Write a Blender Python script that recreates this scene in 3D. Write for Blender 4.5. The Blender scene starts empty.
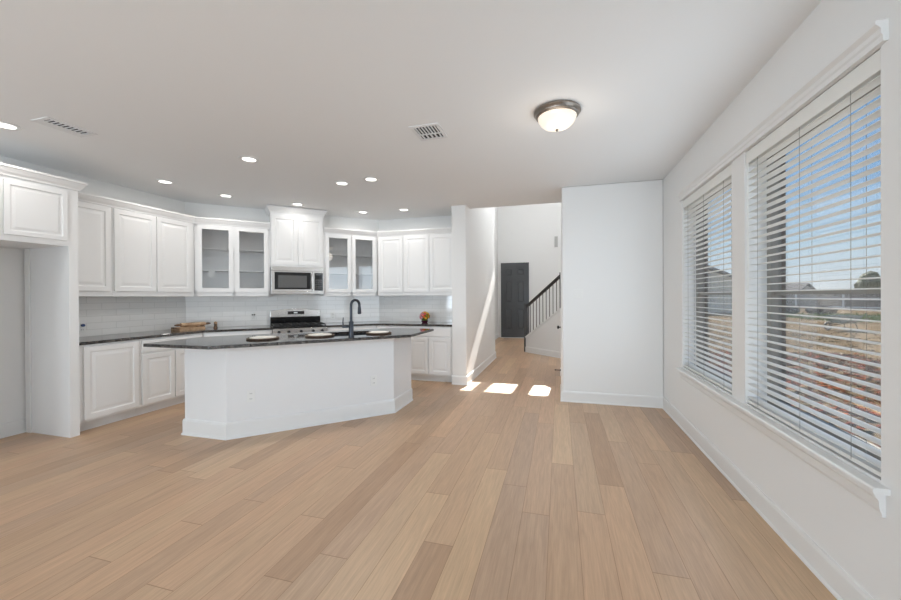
import bpy, bmesh, math, random
from mathutils import Vector, Matrix
random.seed(7)
C = bpy.context.scene.collection
PI = math.pi
R2 = math.sqrt(2)

# ------------------------------------------------------------------ camera
cd = bpy.data.cameras.new('camera'); cam = bpy.data.objects.new('camera', cd); C.objects.link(cam)
bpy.context.scene.camera = cam
YAW, PITCH, ROLL, FPX, CY = 0.2787, -0.0036, -0.0051, 381.23, 297.96
fw = Vector((-math.sin(YAW)*math.cos(PITCH), math.cos(YAW)*math.cos(PITCH), math.sin(PITCH)))
rt = Vector((math.cos(YAW), math.sin(YAW), 0)); up = rt.cross(fw)
rr = math.cos(ROLL)*rt + math.sin(ROLL)*up; uu = -math.sin(ROLL)*rt + math.cos(ROLL)*up
m = Matrix.Identity(4)
for i in range(3):
    m[i][0], m[i][1], m[i][2] = rr[i], uu[i], -fw[i]
m[2][3] = 1.35
cam.matrix_world = m
cd.sensor_fit = 'HORIZONTAL'; cd.sensor_width = 36.0; cd.lens = FPX/901*36.0
cd.shift_y = (CY-300)/901; cd.clip_start = 0.05; cd.clip_end = 500

# ------------------------------------------------------------------ world, sun, lamps, exposure
sc = bpy.context.scene
sc.view_settings.view_transform = 'Standard'; sc.view_settings.look = 'None'
sc.view_settings.gamma = 1; sc.view_settings.use_curve_mapping = False
sc.view_settings.exposure = 0.0

w = bpy.data.worlds.new('sky'); sc.world = w; w.use_nodes = True
nt = w.node_tree; nt.nodes.clear()
def N(t, **k):
    n = nt.nodes.new(t)
    for a, b in k.items(): setattr(n, a, b)
    return n
tc = N('ShaderNodeTexCoord'); sx = N('ShaderNodeSeparateXYZ'); nt.links.new(tc.outputs['Generated'], sx.inputs[0])
rp = N('ShaderNodeValToRGB'); nt.links.new(sx.outputs['Z'], rp.inputs[0])
el = rp.color_ramp.elements
el[0].position = 0.0; el[0].color = (0.88, 0.94, 0.98, 1)
el[1].position = 1.0; el[1].color = (0.10, 0.26, 0.66, 1)
for p_, c_ in ((0.10, (0.58, 0.80, 0.97, 1)), (0.22, (0.27, 0.55, 0.94, 1)), (0.38, (0.20, 0.45, 0.86, 1))):
    e = el.new(p_); e.color = c_
mp = N('ShaderNodeMapping'); mp.inputs['Scale'].default_value = (2.2, 2.2, 7.0)
nt.links.new(tc.outputs['Generated'], mp.inputs[0])
nz = N('ShaderNodeTexNoise'); nz.inputs['Scale'].default_value = 2.2; nz.inputs['Detail'].default_value = 6
nt.links.new(mp.outputs[0], nz.inputs['Vector'])
cr = N('ShaderNodeValToRGB'); cr.color_ramp.elements[0].position = 0.56; cr.color_ramp.elements[1].position = 0.76
nt.links.new(nz.outputs['Fac'], cr.inputs[0])
mx = N('ShaderNodeMixRGB'); mx.inputs[2].default_value = (0.92, 0.95, 0.97, 1)
nt.links.new(cr.outputs[0], mx.inputs[0]); nt.links.new(rp.outputs[0], mx.inputs[1])
bg = N('ShaderNodeBackground'); bg.inputs['Strength'].default_value = 1.12
nt.links.new(mx.outputs[0], bg.inputs[0]); wo = N('ShaderNodeOutputWorld'); nt.links.new(bg.outputs[0], wo.inputs[0])

SUN_K, SUN_T = 0.07, 0.66
sl = bpy.data.lights.new('sun', 'SUN'); sl.energy = 22.0; sl.angle = 0.006; sl.color = (1.0, 0.95, 0.88)
so = bpy.data.objects.new('sun', sl); C.objects.link(so)
so.rotation_euler = Vector((-SUN_K, -1, -SUN_T)).to_track_quat('-Z', 'Y').to_euler()

def area(name, loc, direction, sx_, sy_, power, color=(1, 1, 1), shape='RECTANGLE', spread=PI):
    l = bpy.data.lights.new(name, 'AREA'); l.shape = shape; l.size = sx_
    if shape in ('RECTANGLE', 'ELLIPSE'): l.size_y = sy_
    l.energy = power; l.color = color; l.spread = spread
    o = bpy.data.objects.new(name, l); C.objects.link(o); o.location = loc
    o.rotation_euler = Vector(direction).to_track_quat('-Z', 'Z').to_euler()
    return o
# lamps added for daylight at the foyer's upper and the two right hand windows
DAY = (0.76, 0.885, 1.0)
OFFWHITE = (0.97, 0.985, 1.0)
area('rear_fill_right', (-1.0, -4.05, 1.15), (0, 1, 0.28), 2.6, 2.1, 142, DAY)  # added fill lamp behind the camera; the rear wall has no opening
area('rear_fill_left', (-4.0, -4.05, 1.5), (0, 1, 0.28), 1.7, 1.5, 88, DAY)  # second added fill lamp, also in front of the solid rear wall
area('daylight_foyer', (-0.35, 12.36, 4.75), (0, -1, -0.5), 1.5, 0.6, 12, OFFWHITE)
def point_lamp(name, loc, power, color, size):
    l = bpy.data.lights.new(name, 'POINT'); l.energy = power; l.color = color; l.shadow_soft_size = size
    o = bpy.data.objects.new(name, l); C.objects.link(o); o.location = loc
    return o
point_lamp('foyer_fill', (0.35, 8.15, 4.35), 112, OFFWHITE, .25)  # added fill for hall wall and foyer, out of view, no fixture
CAN_W, DOME_W = 3.5, 1.8
WIN_W = 9.0
area('daylight_near_window', (1.165, 2.45, 1.46), (-1, 0, 0), 1.6, 1.05, WIN_W, DAY)
for yy_ in (2.45, 3.80): area('lamp_behind_slats', (1.30, yy_, 1.46), (-1, 0, 0), 1.6, 1.05, 2.6, (0.93, 0.97, 1.0))  # added lamps between glass and blind, brighten the slats
area('daylight_far_window', (1.165, 3.80, 1.46), (-1, 0, 0), 1.6, 1.08, WIN_W, DAY)

# ------------------------------------------------------------------ materials
def mat(name, col, rough=0.5, metal=0.0, spec=0.5, build=None, **kw):
    m_ = bpy.data.materials.new(name); m_.use_nodes = True
    b = m_.node_tree.nodes['Principled BSDF']
    b.inputs['Base Color'].default_value = (*col, 1); b.inputs['Roughness'].default_value = rough
    b.inputs['Metallic'].default_value = metal; b.inputs['Specular IOR Level'].default_value = spec
    for k, v in kw.items(): b.inputs[k].default_value = v
    if build: build(m_.node_tree, b)
    return m_
def srgb(r, g, b):
    f = lambda v: v/255/12.92 if v/255 <= 0.04045 else ((v/255+0.055)/1.055)**2.4
    return (f(r), f(g), f(b))
def noisebump(scale, strength, dist=0.002):
    def f(t, b):
        n = t.nodes.new('ShaderNodeTexNoise'); n.inputs['Scale'].default_value = scale; n.inputs['Detail'].default_value = 4
        c = t.nodes.new('ShaderNodeTexCoord'); t.links.new(c.outputs['Object'], n.inputs['Vector'])
        u = t.nodes.new('ShaderNodeBump'); u.inputs['Strength'].default_value = strength; u.inputs['Distance'].default_value = dist
        t.links.new(n.outputs['Fac'], u.inputs['Height']); t.links.new(u.outputs[0], b.inputs['Normal'])
    return f
def mottled(c1, c2, scale, lo=0.35, hi=0.65, detail=6, bump=0.0):
    def f(t, b):
        n = t.nodes.new('ShaderNodeTexNoise'); n.inputs['Scale'].default_value = scale; n.inputs['Detail'].default_value = detail
        c = t.nodes.new('ShaderNodeTexCoord'); t.links.new(c.outputs['Object'], n.inputs['Vector'])
        r = t.nodes.new('ShaderNodeValToRGB'); r.color_ramp.elements[0].position = lo; r.color_ramp.elements[1].position = hi
        r.color_ramp.elements[0].color = (*c1, 1); r.color_ramp.elements[1].color = (*c2, 1)
        t.links.new(n.outputs['Fac'], r.inputs[0]); t.links.new(r.outputs[0], b.inputs['Base Color'])
        if bump:
            u = t.nodes.new('ShaderNodeBump'); u.inputs['Strength'].default_value = bump
            t.links.new(n.outputs['Fac'], u.inputs['Height']); t.links.new(u.outputs[0], b.inputs['Normal'])
    return f
def bricks(c1, c2, mortar, bw, bh, ms, swap=True, bump=0.3, axes='XZ'):
    def f(t, b):
        c = t.nodes.new('ShaderNodeTexCoord'); s = t.nodes.new('ShaderNodeSeparateXYZ'); k = t.nodes.new('ShaderNodeCombineXYZ')
        t.links.new(c.outputs['Object'], s.inputs[0])
        t.links.new(s.outputs[axes[0]], k.inputs[0]); t.links.new(s.outputs[axes[1]], k.inputs[1])
        n = t.nodes.new('ShaderNodeTexBrick'); n.inputs['Scale'].default_value = 1.0
        n.inputs['Color1'].default_value = (*c1, 1); n.inputs['Color2'].default_value = (*c2, 1); n.inputs['Mortar'].default_value = (*mortar, 1)
        n.inputs['Brick Width'].default_value = bw; n.inputs['Row Height'].default_value = bh; n.inputs['Mortar Size'].default_value = ms
        t.links.new(k.outputs[0], n.inputs['Vector']); t.links.new(n.outputs['Color'], b.inputs['Base Color'])
        u = t.nodes.new('ShaderNodeBump'); u.inputs['Strength'].default_value = bump; u.inputs['Distance'].default_value = 0.003; u.invert = True
        t.links.new(n.outputs['Fac'], u.inputs['Height']); t.links.new(u.outputs[0], b.inputs['Normal'])
    return f
def glassy(name, tint=(1, 1, 1), refl=1.0):
    m_ = bpy.data.materials.new(name); m_.use_nodes = True; t = m_.node_tree; t.nodes.clear()
    tr = t.nodes.new('ShaderNodeBsdfTransparent'); tr.inputs[0].default_value = (*tint, 1)
    gl = t.nodes.new('ShaderNodeBsdfGlossy'); gl.inputs['Roughness'].default_value = 0.02
    fr = t.nodes.new('ShaderNodeFresnel'); fr.inputs[0].default_value = 1.45
    mu = t.nodes.new('ShaderNodeMath'); mu.operation = 'MULTIPLY'; mu.inputs[1].default_value = refl; mu.use_clamp = True
    x = t.nodes.new('ShaderNodeMixShader'); o = t.nodes.new('ShaderNodeOutputMaterial')
    t.links.new(fr.outputs[0], mu.inputs[0]); t.links.new(mu.outputs[0], x.inputs[0])
    t.links.new(tr.outputs[0], x.inputs[1]); t.links.new(gl.outputs[0], x.inputs[2]); t.links.new(x.outputs[0], o.inputs[0])
    return m_
def plank_floor(t, b):
    L = t.links.new
    def M(op, a, bb=None):
        n = t.nodes.new('ShaderNodeMath'); n.operation = op
        for i, v in enumerate((a, bb)):
            if v is None: continue
            if isinstance(v, (int, float)): n.inputs[i].default_value = v
            else: L(v, n.inputs[i])
        return n.outputs[0]
    c = t.nodes.new('ShaderNodeTexCoord'); s = t.nodes.new('ShaderNodeSeparateXYZ'); L(c.outputs['Object'], s.inputs[0])
    W, LEN = 0.165, 1.75
    xs = M('DIVIDE', M('ADD', s.outputs['X'], 20.03), W); row = M('FLOOR', xs); fx = M('FRACT', xs)
    wn = t.nodes.new('ShaderNodeTexWhiteNoise'); wn.noise_dimensions = '1D'; L(row, wn.inputs['W'])
    ys = M('ADD', M('DIVIDE', s.outputs['Y'], LEN), M('MULTIPLY', wn.outputs['Value'], 7.3)); col = M('FLOOR', ys); fy = M('FRACT', ys)
    k = t.nodes.new('ShaderNodeCombineXYZ'); L(row, k.inputs[0]); L(col, k.inputs[1])
    w2 = t.nodes.new('ShaderNodeTexWhiteNoise'); w2.noise_dimensions = '3D'; L(k.outputs[0], w2.inputs['Vector'])
    r = t.nodes.new('ShaderNodeValToRGB'); L(w2.outputs['Value'], r.inputs[0])
    cols = [FLOOR_COLS[i] for i in range(len(FLOOR_COLS))]
    r.color_ramp.interpolation = 'LINEAR'
    r.color_ramp.elements[0].color = (*cols[0], 1); r.color_ramp.elements[1].color = (*cols[-1], 1)
    for i in range(1, len(cols)-1):
        e_ = r.color_ramp.elements.new(i/(len(cols)-1)); e_.color = (*cols[i], 1)
    # grain: noise stretched along the board, shifted from board to board
    g = t.nodes.new('ShaderNodeCombineXYZ')
    L(M('MULTIPLY', s.outputs['X'], 34.0), g.inputs[0]); L(M('ADD', M('MULTIPLY', s.outputs['Y'], 2.3), M('MULTIPLY', w2.outputs['Value'], 91.0)), g.inputs[1])
    n = t.nodes.new('ShaderNodeTexNoise'); n.inputs['Scale'].default_value = 1.0; n.inputs['Detail'].default_value = 7; n.inputs['Roughness'].default_value = 0.62
    n.inputs['Distortion'].default_value = 0.9; L(g.outputs[0], n.inputs['Vector'])
    g2 = t.nodes.new('ShaderNodeCombineXYZ')
    L(M('MULTIPLY', s.outputs['X'], 130.0), g2.inputs[0]); L(M('MULTIPLY', s.outputs['Y'], 5.0), g2.inputs[1])
    n2 = t.nodes.new('ShaderNodeTexNoise'); n2.inputs['Scale'].default_value = 1.0; n2.inputs['Detail'].default_value = 3; L(g2.outputs[0], n2.inputs['Vector'])
    gr = M('ADD', M('MULTIPLY', M('SUBTRACT', n.outputs['Fac'], 0.5), 0.55), M('MULTIPLY', M('SUBTRACT', n2.outputs['Fac'], 0.5), 0.35))
    hv = t.nodes.new('ShaderNodeHueSaturation'); L(r.outputs[0], hv.inputs['Color']); L(M('ADD', 1.0, gr), hv.inputs['Value'])
    edge = M('MAXIMUM', M('LESS_THAN', M('MINIMUM', fx, M('SUBTRACT', 1.0, fx)), 0.008), M('LESS_THAN', M('MINIMUM', fy, M('SUBTRACT', 1.0, fy)), 0.0012))
    mx_ = t.nodes.new('ShaderNodeMixRGB'); mx_.blend_type = 'MULTIPLY'; mx_.inputs[2].default_value = (0.62, 0.56, 0.5, 1)
    L(edge, mx_.inputs[0]); L(hv.outputs[0], mx_.inputs[1]); L(mx_.outputs[0], b.inputs['Base Color'])
    u = t.nodes.new('ShaderNodeBump'); u.inputs['Strength'].default_value = 0.06; u.inputs['Distance'].default_value = 0.002
    L(n.outputs['Fac'], u.inputs['Height']); L(u.outputs[0], b.inputs['Normal'])
FLOOR_COLS = [srgb(177, 145, 117), srgb(198, 166, 135), srgb(186, 154, 126), srgb(204, 173, 140), srgb(182, 153, 128), srgb(199, 164, 133), srgb(190, 158, 130)]
def granite(t, b):
    c = t.nodes.new('ShaderNodeTexCoord')
    v = t.nodes.new('ShaderNodeTexVoronoi'); v.inputs['Scale'].default_value = 140; t.links.new(c.outputs['Object'], v.inputs['Vector'])
    n = t.nodes.new('ShaderNodeTexNoise'); n.inputs['Scale'].default_value = 45; n.inputs['Detail'].default_value = 8; t.links.new(c.outputs['Object'], n.inputs['Vector'])
    a = t.nodes.new('ShaderNodeSeparateXYZ'); t.links.new(v.outputs['Color'], a.inputs[0])
    mu = t.nodes.new('ShaderNodeMath'); mu.operation = 'MULTIPLY'; t.links.new(a.outputs[0], mu.inputs[0]); t.links.new(n.outputs['Fac'], mu.inputs[1])
    r = t.nodes.new('ShaderNodeValToRGB'); t.links.new(mu.outputs[0], r.inputs[0])
    r.color_ramp.elements[0].position = 0.25; r.color_ramp.elements[0].color = (0.018, 0.018, 0.020, 1)
    r.color_ramp.elements[1].position = 0.55; r.color_ramp.elements[1].color = (0.22, 0.20, 0.18, 1)
    t.links.new(r.outputs[0], b.inputs['Base Color'])

M = {}
M['wall'] = mat('wall_paint', (0.84, 0.84, 0.83), 0.6, spec=0.3, build=noisebump(180, 0.06))
M['ceil'] = mat('ceiling_paint', (0.88, 0.885, 0.885), 0.75, spec=0.2, build=noisebump(140, 0.08))
M['trim'] = mat('trim_white', (0.82, 0.82, 0.81), 0.35)
M['cab'] = mat('cabinet_white', (0.86, 0.86, 0.855), 0.34)
M['cabin'] = mat('cabinet_interior', (0.88, 0.88, 0.87), 0.5)
M['island'] = mat('island_white', (0.82, 0.82, 0.82), 0.5)
M['floor'] = mat('oak_planks', (0.5, 0.38, 0.28), 0.36, spec=0.4, build=plank_floor)
M['granite'] = mat('black_granite', (0.03, 0.03, 0.03), 0.06, spec=0.9, build=granite)
M['tile'] = mat('white_tile', (0.84, 0.84, 0.82), 0.07, spec=1.0, build=bricks((0.91, 0.905, 0.89), (0.88, 0.875, 0.86), (0.76, 0.76, 0.74), 0.305, 0.0762, 0.003))
M['steel'] = mat('stainless', (0.62, 0.60, 0.58), 0.27, 1.0)
M['steeld'] = mat('dark_steel', (0.30, 0.29, 0.28), 0.35, 1.0)
M['blackglass'] = mat('black_glass', (0.012, 0.012, 0.013), 0.06)
M['iron'] = mat('cast_iron', (0.02, 0.02, 0.02), 0.55)
M['mesh_glass'] = mat('oven_window', (0.10, 0.10, 0.10), 0.12, spec=0.8)
M['slate'] = mat('slate_metal', (0.055, 0.062, 0.075), 0.28, 0.7)
M['sink'] = mat('sink_composite', (0.02, 0.022, 0.026), 0.35)
M['blind'] = mat('blind_white', (0.82, 0.82, 0.79), 0.45)
M['cord'] = mat('cord', (0.30, 0.29, 0.27), 0.8)
M['winframe'] = mat('window_frame', (0.30, 0.285, 0.255), 0.5)
M['glass'] = glassy('window_glass', (0.985, 0.99, 0.99), 0.5)
M['cabglass'] = glassy('cabinet_glass', (0.985, 0.985, 0.985), 3.0)
M['door'] = mat('charcoal_door', (0.085, 0.090, 0.096), 0.22)
M['rail'] = mat('dark_rail', (0.022, 0.019, 0.017), 0.35)
M['plate'] = mat('plastic_white', (0.84, 0.84, 0.82), 0.35)
M['dark'] = mat('dark_plastic', (0.02, 0.02, 0.022), 0.5)
M['vent'] = mat('vent_white', (0.80, 0.80, 0.80), 0.5)
M['ventdark'] = mat('vent_dark', (0.05, 0.05, 0.055), 0.8)
M['bronze'] = mat('brushed_bronze', (0.28, 0.25, 0.22), 0.32, 0.9)
M['wood'] = mat('tray_wood', srgb(190, 158, 126), 0.5, build=mottled(srgb(166, 132, 100), srgb(200, 170, 138), 18))
M['darkwood'] = mat('dark_wood', srgb(92, 66, 46), 0.5, build=mottled(srgb(74, 54, 40), srgb(120, 88, 62), 22))
M['wicker'] = mat('dark_wicker', srgb(70, 54, 42), 0.6, build=mottled(srgb(46, 36, 29), srgb(104, 80, 60), 90))
M['ceramic'] = mat('cream_ceramic', (0.80, 0.77, 0.70), 0.25)
M['brick'] = mat('brick', (0.3, 0.2, 0.15), 0.85, build=bricks(srgb(128, 112, 98), srgb(104, 92, 82), srgb(150, 146, 138), 0.21, 0.075, 0.008, axes='YZ'))
M['linen'] = mat('paper', (0.86, 0.86, 0.84), 0.7)
def emis(name, col, strength):
    m_ = bpy.data.materials.new(name); m_.use_nodes = True; b = m_.node_tree.nodes['Principled BSDF']
    b.inputs['Base Color'].default_value = (0.8, 0.8, 0.8, 1)
    b.inputs['Emission Color'].default_value = (*col, 1); b.inputs['Emission Strength'].default_value = strength
    return m_
M['lens'] = emis('can_lens', (1.0, 0.97, 0.92), 3.0)
def dome_build(t, b):
    lw = t.nodes.new('ShaderNodeTexNoise'); lw.inputs['Scale'].default_value = 9; lw.inputs['Detail'].default_value = 5
    c = t.nodes.new('ShaderNodeTexCoord'); t.links.new(c.outputs['Object'], lw.inputs['Vector'])
    r = t.nodes.new('ShaderNodeValToRGB'); r.color_ramp.elements[0].color = (1.0, 0.78, 0.56, 1); r.color_ramp.elements[1].color = (1.0, 0.93, 0.82, 1)
    r.color_ramp.elements[0].position = 0.3; r.color_ramp.elements[1].position = 0.6
    t.links.new(lw.outputs['Fac'], r.inputs[0]); t.links.new(r.outputs[0], b.inputs['Emission Color'])
    b.inputs['Emission Strength'].default_value = 0.55
M['domeglass'] = mat('alabaster_glass', (0.8, 0.74, 0.66), 0.3, build=dome_build)
M['display'] = emis('display', (0.5, 0.75, 0.7), 0.15)

# ------------------------------------------------------------------ mesh helpers
class MB:
    def __init__(s): s.bm = bmesh.new()
    def box(s, x0, y0, z0, x1, y1, z1):
        v = [s.bm.verts.new((x, y, z)) for z in (z0, z1) for y in (y0, y1) for x in (x0, x1)]
        for f in ((0, 2, 3, 1), (4, 5, 7, 6), (0, 1, 5, 4), (2, 6, 7, 3), (0, 4, 6, 2), (1, 3, 7, 5)):
            s.bm.faces.new([v[i] for i in f])
        return s
    def quad(s, *p):
        s.bm.faces.new([s.bm.verts.new(q) for q in p]); return s
    def prism(s, poly, z0, z1):
        a = [s.bm.verts.new((x, y, z0)) for x, y in poly]; b = [s.bm.verts.new((x, y, z1)) for x, y in poly]
        n = len(poly)
        s.bm.faces.new(list(reversed(a))); s.bm.faces.new(b)
        for i in range(n): s.bm.faces.new((a[i], a[(i+1) % n], b[(i+1) % n], b[i]))
        return s
    def prism_y(s, poly, y0, y1):      # poly in x,z
        a = [s.bm.verts.new((x, y0, z)) for x, z in poly]; b = [s.bm.verts.new((x, y1, z)) for x, z in poly]
        n = len(poly)
        s.bm.faces.new(a); s.bm.faces.new(list(reversed(b)))
        for i in range(n): s.bm.faces.new((a[(i+1) % n], a[i], b[i], b[(i+1) % n]))
        return s
    def nested(s, x0, z0, x1, z1, loops, back):   # front faces -y; loops (inset, y)
        prev = None
        for ins, y in [(0, back)] + list(loops):
            r = [s.bm.verts.new(p) for p in ((x0+ins, y, z0+ins), (x1-ins, y, z0+ins), (x1-ins, y, z1-ins), (x0+ins, y, z1-ins))]
            if prev is None: s.bm.faces.new(list(reversed(r)))
            else:
                for i in range(4): s.bm.faces.new((prev[i], prev[(i+1) % 4], r[(i+1) % 4], r[i]))
            prev = r
        s.bm.faces.new(prev); return s
    def lathe(s, prof, seg=32, center=(0, 0, 0), wob=None):
        cx_, cy_, cz_ = center; rings = []
        for r, z in prof:
            if r < 1e-6: rings.append([s.bm.verts.new((cx_, cy_, cz_+z))])
            else: rings.append([s.bm.verts.new((cx_+r*(wob(i, r) if wob else 1)*math.cos(2*PI*i/seg), cy_+r*(wob(i, r) if wob else 1)*math.sin(2*PI*i/seg), cz_+z)) for i in range(seg)])
        for a, b in zip(rings, rings[1:]):
            for i in range(seg):
                j = (i+1) % seg
                if len(a) == 1 and len(b) == 1: continue
                if len(a) == 1: s.bm.faces.new((a[0], b[j], b[i]))
                elif len(b) == 1: s.bm.faces.new((a[i], a[j], b[0]))
                else: s.bm.faces.new((a[i], a[j], b[j], b[i]))
        return s
    def tube(s, pts, r, seg=10, caps=True):
        pts = [Vector(p) for p in pts]; rings = []
        rs = r if isinstance(r, (list, tuple)) else [r]*len(pts)
        ref = None
        for i, p in enumerate(pts):
            d = (pts[min(i+1, len(pts)-1)] - pts[max(i-1, 0)]).normalized()
            if ref is None:
                ref = Vector((0, 0, 1)) if abs(d.z) < 0.9 else Vector((1, 0, 0))
            u = d.cross(ref).normalized(); v = u.cross(d).normalized(); ref = v
            rings.append([s.bm.verts.new(p + rs[i]*(math.cos(2*PI*k/seg)*u + math.sin(2*PI*k/seg)*v)) for k in range(seg)])
        for a, b in zip(rings, rings[1:]):
            for k in range(seg): s.bm.faces.new((a[k], a[(k+1) % seg], b[(k+1) % seg], b[k]))
        if caps: s.bm.faces.new(list(reversed(rings[0]))); s.bm.faces.new(rings[-1])
        return s
    def bar(s, a, b, w_, h_):           # rectangular bar from a to b, w_ sideways, h_ upwards
        a, b = Vector(a), Vector(b); d = (b-a).normalized()
        u = d.cross(Vector((0, 0, 1)))
        u = u.normalized() if u.length > 1e-4 else Vector((1, 0, 0))
        v = u.cross(d).normalized()
        r = [[s.bm.verts.new(p + sx_*u*w_/2 + sy_*v*h_/2) for sx_, sy_ in ((-1, -1), (1, -1), (1, 1), (-1, 1))] for p in (a, b)]
        s.bm.faces.new(list(reversed(r[0]))); s.bm.faces.new(r[1])
        for i in range(4): s.bm.faces.new((r[0][i], r[0][(i+1) % 4], r[1][(i+1) % 4], r[1][i]))
        return s
    def sweep(s, path, prof, side=1, closed=False):   # path 2-D, prof [(offset, z)] closed section; offset to the left of travel * side
        P_ = [Vector(p) for p in path]; n = len(P_); rings = []
        for i in range(n):
            dp = (P_[i]-P_[i-1]).normalized() if (i > 0 or closed) else None
            dn = (P_[(i+1) % n]-P_[i]).normalized() if (i < n-1 or closed) else None
            dp = dp or dn; dn = dn or dp
            n1 = Vector((-dp.y, dp.x)); n2 = Vector((-dn.y, dn.x)); mm = (n1+n2)
            mm = mm/ (mm.dot(n1)) if mm.length > 1e-6 else n1
            rings.append([s.bm.verts.new((P_[i].x+mm.x*o*side, P_[i].y+mm.y*o*side, z)) for o, z in prof])
        k = len(prof); last = n if closed else n-1
        for i in range(last):
            a, b = rings[i], rings[(i+1) % n]
            for j in range(k): s.bm.faces.new((a[j], b[j], b[(j+1) % k], a[(j+1) % k]))
        if not closed: s.bm.faces.new(rings[0]); s.bm.faces.new(list(reversed(rings[-1])))
        return s
    def blob(s, center, r, sub=2, jit=0.15, scale=(1, 1, 1)):
        g = bmesh.ops.create_icosphere(s.bm, subdivisions=sub, radius=1.0)
        for v in g['verts']:
            k = r*(1+random.uniform(-jit, jit)); v.co = Vector((v.co.x*k*scale[0]+center[0], v.co.y*k*scale[1]+center[1], v.co.z*k*scale[2]+center[2]))
        return s
    def out(s, name, material, parent=None, smooth=False, bevel=0.0, label=None):
        bmesh.ops.recalc_face_normals(s.bm, faces=s.bm.faces)
        me = bpy.data.meshes.new(name); s.bm.to_mesh(me); s.bm.free()
        me.materials.append(M[material] if isinstance(material, str) else material)
        if smooth:
            for p in me.polygons: p.use_smooth = True
        o = bpy.data.objects.new(name, me); C.objects.link(o)
        if smooth:
            try:
                md = o.modifiers.new('split', 'EDGE_SPLIT'); md.split_angle = math.radians(40)
            except Exception: pass
        if bevel:
            b = o.modifiers.new('bevel', 'BEVEL'); b.width = bevel; b.segments = 2; b.limit_method = 'ANGLE'
        if parent: o.parent = parent
        if label: o['label'] = label
        return o
def tag(o, label, cat, group=None, kind=None):
    o['label'] = label; o['category'] = cat
    if group: o['group'] = group
    if kind: o['kind'] = kind
    return o
def thing(name, label, cat, loc=(0, 0, 0), rz=0.0, group=None):
    o = bpy.data.objects.new(name, None); C.objects.link(o); o.empty_display_size = 0.1
    o.location = loc; o.rotation_euler = (0, 0, rz)
    return tag(o, label, cat, group)
def struct(name, mb, material, bevel=0.0, parent=None):
    o = mb.out(name, material, parent, bevel=bevel)
    if not parent: o['kind'] = 'structure'
    return o
def cut(o, cutters):
    for c in cutters:
        b = o.modifiers.new('cut', 'BOOLEAN'); b.object = c; b.operation = 'DIFFERENCE'; b.solver = 'EXACT'
    bpy.context.view_layer.update()
    dg = bpy.context.evaluated_depsgraph_get()
    me = bpy.data.meshes.new_from_object(o.evaluated_get(dg)); o.modifiers.clear(); o.data = me
    for c in cutters: bpy.data.objects.remove(c)

# ------------------------------------------------------------------ dimensions
H = 2.743
LX, RX, BY, DC = -5.22, 1.20, 6.32, 9.48          # left wall, right wall, kitchen back wall, diagonal wall y = x + DC
EY, EX = 5.095, 0.03                              # end wall face and its left edge
PX0, PX1, PY = -1.60, -1.366, 5.65                # stub wall beside the kitchen
FY = 12.5                                         # foyer front wall
RY = -4.2                                         # rear wall
def P(t, c): return ((t-c)/2, (t+c)/2)            # point with x + y = t and y - x = c

# ------------------------------------------------------------------ shell
struct('floor', MB().box(-5.45, RY-.2, -.12, RX+.12, BY+.2, 0).box(-2.1, BY+.2, -.12, RX+.12, FY+.15, 0), 'floor')
cl = MB().box(-5.45, RY-.2, H, RX+.15, 5.92, H+.18).box(-5.45, 5.92, H, PX1-.02, BY+.2, H+.18).box(EX+.02, 5.92, H, RX+.15, 7.4, H+.18)
struct('ceiling', cl, 'ceil')
struct('wall_left', MB().box(LX-.2, RY-.2, 0, LX, 4.26, H).prism([(LX-.2, 4.26), (LX, 4.26), (LX, 4.26), (LX-.2, 4.46)], 0, H), 'wall')
dl, dr = (LX, LX+DC), (BY-DC, BY)
struct('wall_corner', MB().prism([dl, dr, (dr[0]-.14, dr[1]+.2), (dl[0]-.2, dl[1]+.14)], 0, H), 'wall')
struct('wall_kitchen', MB().box(dr[0], BY, 0, PX0, BY+.2, H), 'wall')
struct('wall_stub', MB().box(PX0, PY, 0, PX1, 8.36, 5.6), 'wall', bevel=0.018)
struct('wall_end', MB().box(EX, EY, 0, RX, 7.4, H), 'wall', bevel=0.016)
struct('wall_rear', MB().box(-5.4, RY-.2, 0, RX+.2, RY, H), 'wall')
# foyer shell, two storeys high, with the upper window the sun comes through
struct('wall_foyer_left', MB().box(-2.1, 8.36, 0, -1.95, FY, 5.6).box(-1.95, 8.30, 0, PX1-.005, 8.36, 5.6), 'wall')
struct('wall_foyer_right', MB().box(RX, 7.4, 0, RX+.15, FY, 5.6).box(EX+.3, 7.4, H+.18, RX+.15, 7.5, 5.6), 'wall')
struct('wall_header', MB().box(PX1, 5.92, H+.18, RX+.15, 6.05, 5.6), 'wall')
struct('ceiling_foyer', MB().box(-2.1, 5.92, 5.6, RX+.15, FY+.15, 5.75), 'ceil')
SX = [(-1.09, -.725), (-.53, -.15), (.09, .34)]
zb, zt = 4.37, 4.74+.06
ff = MB().box(-2.1, FY, 0, RX+.15, FY+.09, zb).box(-2.1, FY, zt, RX+.15, FY+.09, 5.6)
xs_ = [-2.1]+[v for p in SX for v in p]+[RX+.15]
for i in range(0, len(xs_), 2): ff.box(xs_[i], FY, zb, xs_[i+1], FY+.09, zt)
struct('wall_foyer_front', ff, 'wall')

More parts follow.
